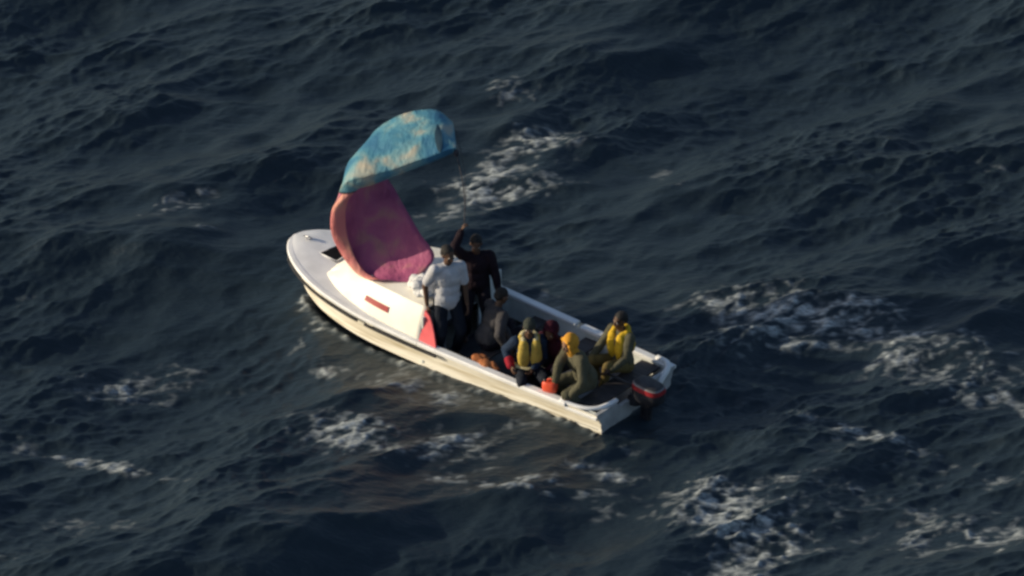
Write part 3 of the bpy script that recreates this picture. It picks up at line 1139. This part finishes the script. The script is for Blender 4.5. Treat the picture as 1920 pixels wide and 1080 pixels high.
    ch(outfit.get('top_name', 'jacket'), top_, .012, outfit['top'], 3, outfit.get('wk', .011), 10)
    if outfit.get('vest'):
        b2 = bulk * 1.02
        # two front panels, back panel, collar: a foam life jacket over the top
        for x in (-1, 1):
            c0 = chest + fw * .105 * k + r * x * .083 * k
            ch('vest_front', [E(c0 - d * .07 * k, (.090 * k, .062 * k, .19 * k), TR), E(c0 + d * .06 * k - fw * .012, (.075 * k, .055 * k, .13 * k), TR),
                              C(c0 + d * .10 * k, .05 * k, sh[0 if x < 0 else 1] + d * .055 * k - r * x * .06 * k, .045 * k)], .011, outfit['vest'], 2, .004, 12)
        ch('vest_back', [E(chest - fw * .10 * k - d * .02 * k, (.165 * k, .06 * k, .20 * k), TR)], .012, outfit['vest'], 3, .004, 12)
        if outfit.get('collar'):
            ring = [neck + d * .01 * k + r * math.cos(a) * .098 * k + fw * (math.sin(a) * .085 - .02) * k - d * .045 * k * math.sin(a) for a in np.linspace(math.radians(-15) + math.pi * .0, math.radians(195), 9)]
            ring = [neck + d * (.0 + .02 * math.cos(a)) * k + r * math.sin(a) * .105 * k - fw * (math.cos(a) * .10 - .0) * k for a in np.linspace(-2.2, 2.2, 10)]
            ch('vest_collar', [C(ring[q], .040 * k, ring[q + 1], .040 * k) for q in range(9)], .011, outfit['collar'], 2, .003, 12)
        if outfit.get('band'):
            rg = [P + d * .10 * k + r * math.sin(a) * .195 * k * bulk + fw * (math.cos(a) * .165 + .005) * k * bulk for a in np.linspace(-1.5, 1.5, 10)]
            ch('waist_band', [C(rg[q], .024 * k, rg[q + 1], .024 * k) for q in range(9)], .009, outfit['band'], 1, 0)
    if outfit.get('cuff') is not None:
        i, mt = outfit['cuff']
        ch('cuff', [C(wr[i] + (el[i] - wr[i]) * .40, .066 * k, wr[i] + (el[i] - wr[i]) * .05, .060 * k)], .011, mt, 2, .004, 12)
    return o


NAVY = cloth('navy_trousers', (.012, .016, .026))
BLACKC = cloth('black_cloth', (.016, .013, .020))
PLUM = cloth('dark_plum_cloth', (.017, .010, .016))
GREYC = cloth('grey_cloth', (.06, .058, .064))
WHITEC = cloth('white_cotton', (.50, .51, .55))
BLUEC = cloth('dark_blue_cloth', (.014, .028, .06))
MAROON = cloth('maroon_cloth', (.042, .007, .016))
OLIVE = cloth('olive_oilskin', (.095, .092, .062))
YEL = cloth('yellow_vest_cloth', (.62, .40, .03))
KHAKI = cloth('khaki_yellow_vest_cloth', (.52, .38, .085))
OCHRE = cloth('ochre_oilskin', (.16, .12, .045))
CREAM = cloth('cream_cloth', (.58, .52, .30))
ORYEL = cloth('orange_yellow_cloth', (.62, .30, .04))
REDC = cloth('red_cloth', (.28, .015, .03))
GREYGREEN = cloth('grey_green_knit', (.045, .052, .045))

FZ = .085


def feet(s, y, face, gap=.12, fwd=0.0):
    F = Vector((face[0], face[1], 0)).normalized()
    R_ = Vector((F.y, -F.x, 0))
    b0 = bw(s, y, FZ) + F * fwd
    return [b0 - R_ * gap, b0 + R_ * gap]


# 1 standing man in the white shirt, facing aft and to the camera
p1 = bw(2.90, .50, 0)
f1 = Vector((.30, -.95, 0))
person('standing person in a white short-sleeved shirt and dark trousers beside the red cabin wing', p1, FZ, f1, FZ + .93, .05,
       [atY(880, 585, p1.y - .05), atY(803, 570, p1.y - .08)], feet(2.90, .50, f1, .13), dict(skin=SK1, top=WHITEC, top_name='shirt', sleeve='short', trousers=NAVY, bulk=1.08, hem=.10, wk=.007),
       head_pitch=.2, head_yaw=-.3, scale=1.05)
# 2 standing in dark clothes, one arm raised to the control line
p2 = bw(2.92, -.16, 0)
f2 = Vector((.05, -1, 0))
person('standing person in dark clothes raising one hand to hold the kite line', p2, FZ, f2, FZ + .86, .10,
       [atY(940, 560, p2.y - .12), atY(867, 434, p2.y - .10)], feet(2.92, -.16, f2, .13), dict(skin=SK1, top=PLUM, top_name='jacket', trousers=BLACKC, bulk=1.12, hem=.06), head_pitch=.3, scale=1.0,
       poles=(None, np.array([-.6, -.7, -.5])), curl=(.5, 1.0))
# 3 hunched in grey, back to the camera
p3 = bw(2.42, .25, 0)
f3 = Vector((.8, .45, 0))
person('hunched seated person in a grey top with their back turned, beside the standing pair', p3, FZ, f3, .40, .38,
       [bw(2.05, .10, .42), bw(2.0, .30, .42)], feet(2.02, .05, f3, .14), dict(skin=SK1, top=GREYC, top_name='sweater', trousers=BLACKC, bulk=1.12), head_pitch=.2)
# 4 blue sleeves, khaki yellow life vest
p4 = bw(1.50, .46, 0)
f4 = Vector((.12, -1, 0))
person('seated person in a faded khaki-yellow life vest over dark blue sleeves', p4, FZ, f4, .40, .10,
       [atY(1000, 690, p4.y - .22), atY(958, 684, p4.y - .14)], feet(1.40, .52, f4, .12, -.02), dict(skin=SK1, top=BLUEC, trousers=NAVY, vest=KHAKI, collar=CREAM, band=CREAM, head='cap', head_mat=GREYGREEN, bulk=1.05, cuff=(1, REDC)), head_pitch=.1, head_yaw=.2,
       poles=(np.array([.4, .6, -.5]), np.array([-.5, .6, -.5])))
# 5 maroon hooded, behind
p5 = bw(1.30, .02, 0)
f5 = Vector((-.45, -.9, 0))
person('hunched seated person in a dark maroon hooded jacket behind the khaki-vested person', p5, FZ, f5, .38, .42,
       [bw(1.25, .42, .40), bw(1.48, .38, .40)], feet(1.42, .32, f5, .12, .05), dict(skin=SK1, top=MAROON, trousers=BLACKC, head='hood', head_mat=MAROON, bulk=1.1), head_pitch=.3)
# 6 olive oilskins, orange-yellow hood, bending to the port gunwale
p6 = bw(.58, .34, 0)
f6 = Vector((-.86, -.50, 0))
person('bending person in olive oilskins and an orange-yellow hood, arms down to the near gunwale', p6, FZ, f6, .52, .44,
       [bw(.50, .80, .47), bw(.80, .76, .56)], [bw(.48, .50, FZ), bw(.80, .40, FZ)], dict(skin=SK2, top=OLIVE, trousers=OLIVE, head='hood', head_mat=ORYEL, bulk=1.12), head_pitch=.15,
       poles=(np.array([.6, -.2, -.1]), np.array([-.3, -.6, .1])))
# 7 yellow vest at the stern
p7 = bw(.56, -.42, 0)
f7 = Vector((-.75, -.66, 0))
person('upright person in a bright yellow life vest seated at the stern near the motor', p7, FZ, f7, .43, .06,
       [bw(.42, .02, .55), bw(.85, .0, .50)], [bw(.62, -.05, FZ), bw(.86, -.22, FZ)], dict(skin=SK1, top=OLIVE, trousers=OCHRE, vest=YEL, collar=YEL, bulk=1.02), head_pitch=.1, head_yaw=.1)

# ------------------------------------------------------------------ loose things aboard
# orange container held at the near gunwale
oc = bw(.86, .80, .425)
jug = bpy.data.objects.new('jerrycan', None)
coll.objects.link(jug)
jug.location = oc
jug.rotation_euler = (0, 0, BOAT_YAW + .3)
jug.scale = (.85, .85, .85)
tag(jug, 'small orange-red plastic container resting on the near gunwale', 'container')
loft('body', [rrect(0, 0, .115, .07, 0.0), rrect(0, 0, .125, .08, .02), rrect(0, 0, .125, .08, .13), rrect(0, 0, .10, .06, .165)], M['orange'], jug)
tube('handle', catmull([(-.07, 0, .15), (-.06, 0, .205), (.02, 0, .21), (.04, 0, .155)], 12), .014, M['orange'], jug)
tube('filler_cap', [(.08, 0, .15), (.085, 0, .195)], .026, M['black'], jug)

# tan bundle inside the near gunwale
sh_ = []
r2 = np.random.default_rng(4)
for k in range(9):
    q = np.array([(r2.random() - .5) * .34, (r2.random() - .5) * .14, .05 + r2.random() * .08])
    sh_.append(ell_mesh(q, (.10, .07, .06)))
o = remesh('cloth_bundle', sh_, .012, M['tan'], None, 3, .012, 12)
o.location = bw(2.02, .74, .30)
o.rotation_euler = (0, 0, BOAT_YAW)
tag(o, 'tan and rust coloured bundle lying just inside the near gunwale amidships', 'bundle')
# crumpled white cloth on the aft end of the cabin roof
sh_ = []
for k in range(13):
    q = np.array([(r2.random() - .5) * .40, (r2.random() - .5) * .28, .05 + r2.random() * .17])
    sh_.append(ell_mesh(q, (.09, .08, .075)))
o = remesh('sail_bag', sh_, .012, M['white_cloth'], None, 3, .016, 11)
o.location = bw(3.32, .52, sheer(3.3) + .46)
o.rotation_euler = (0, 0, BOAT_YAW)
tag(o, 'crumpled white cloth heaped on the aft edge of the cabin roof below the kite', 'cloth')
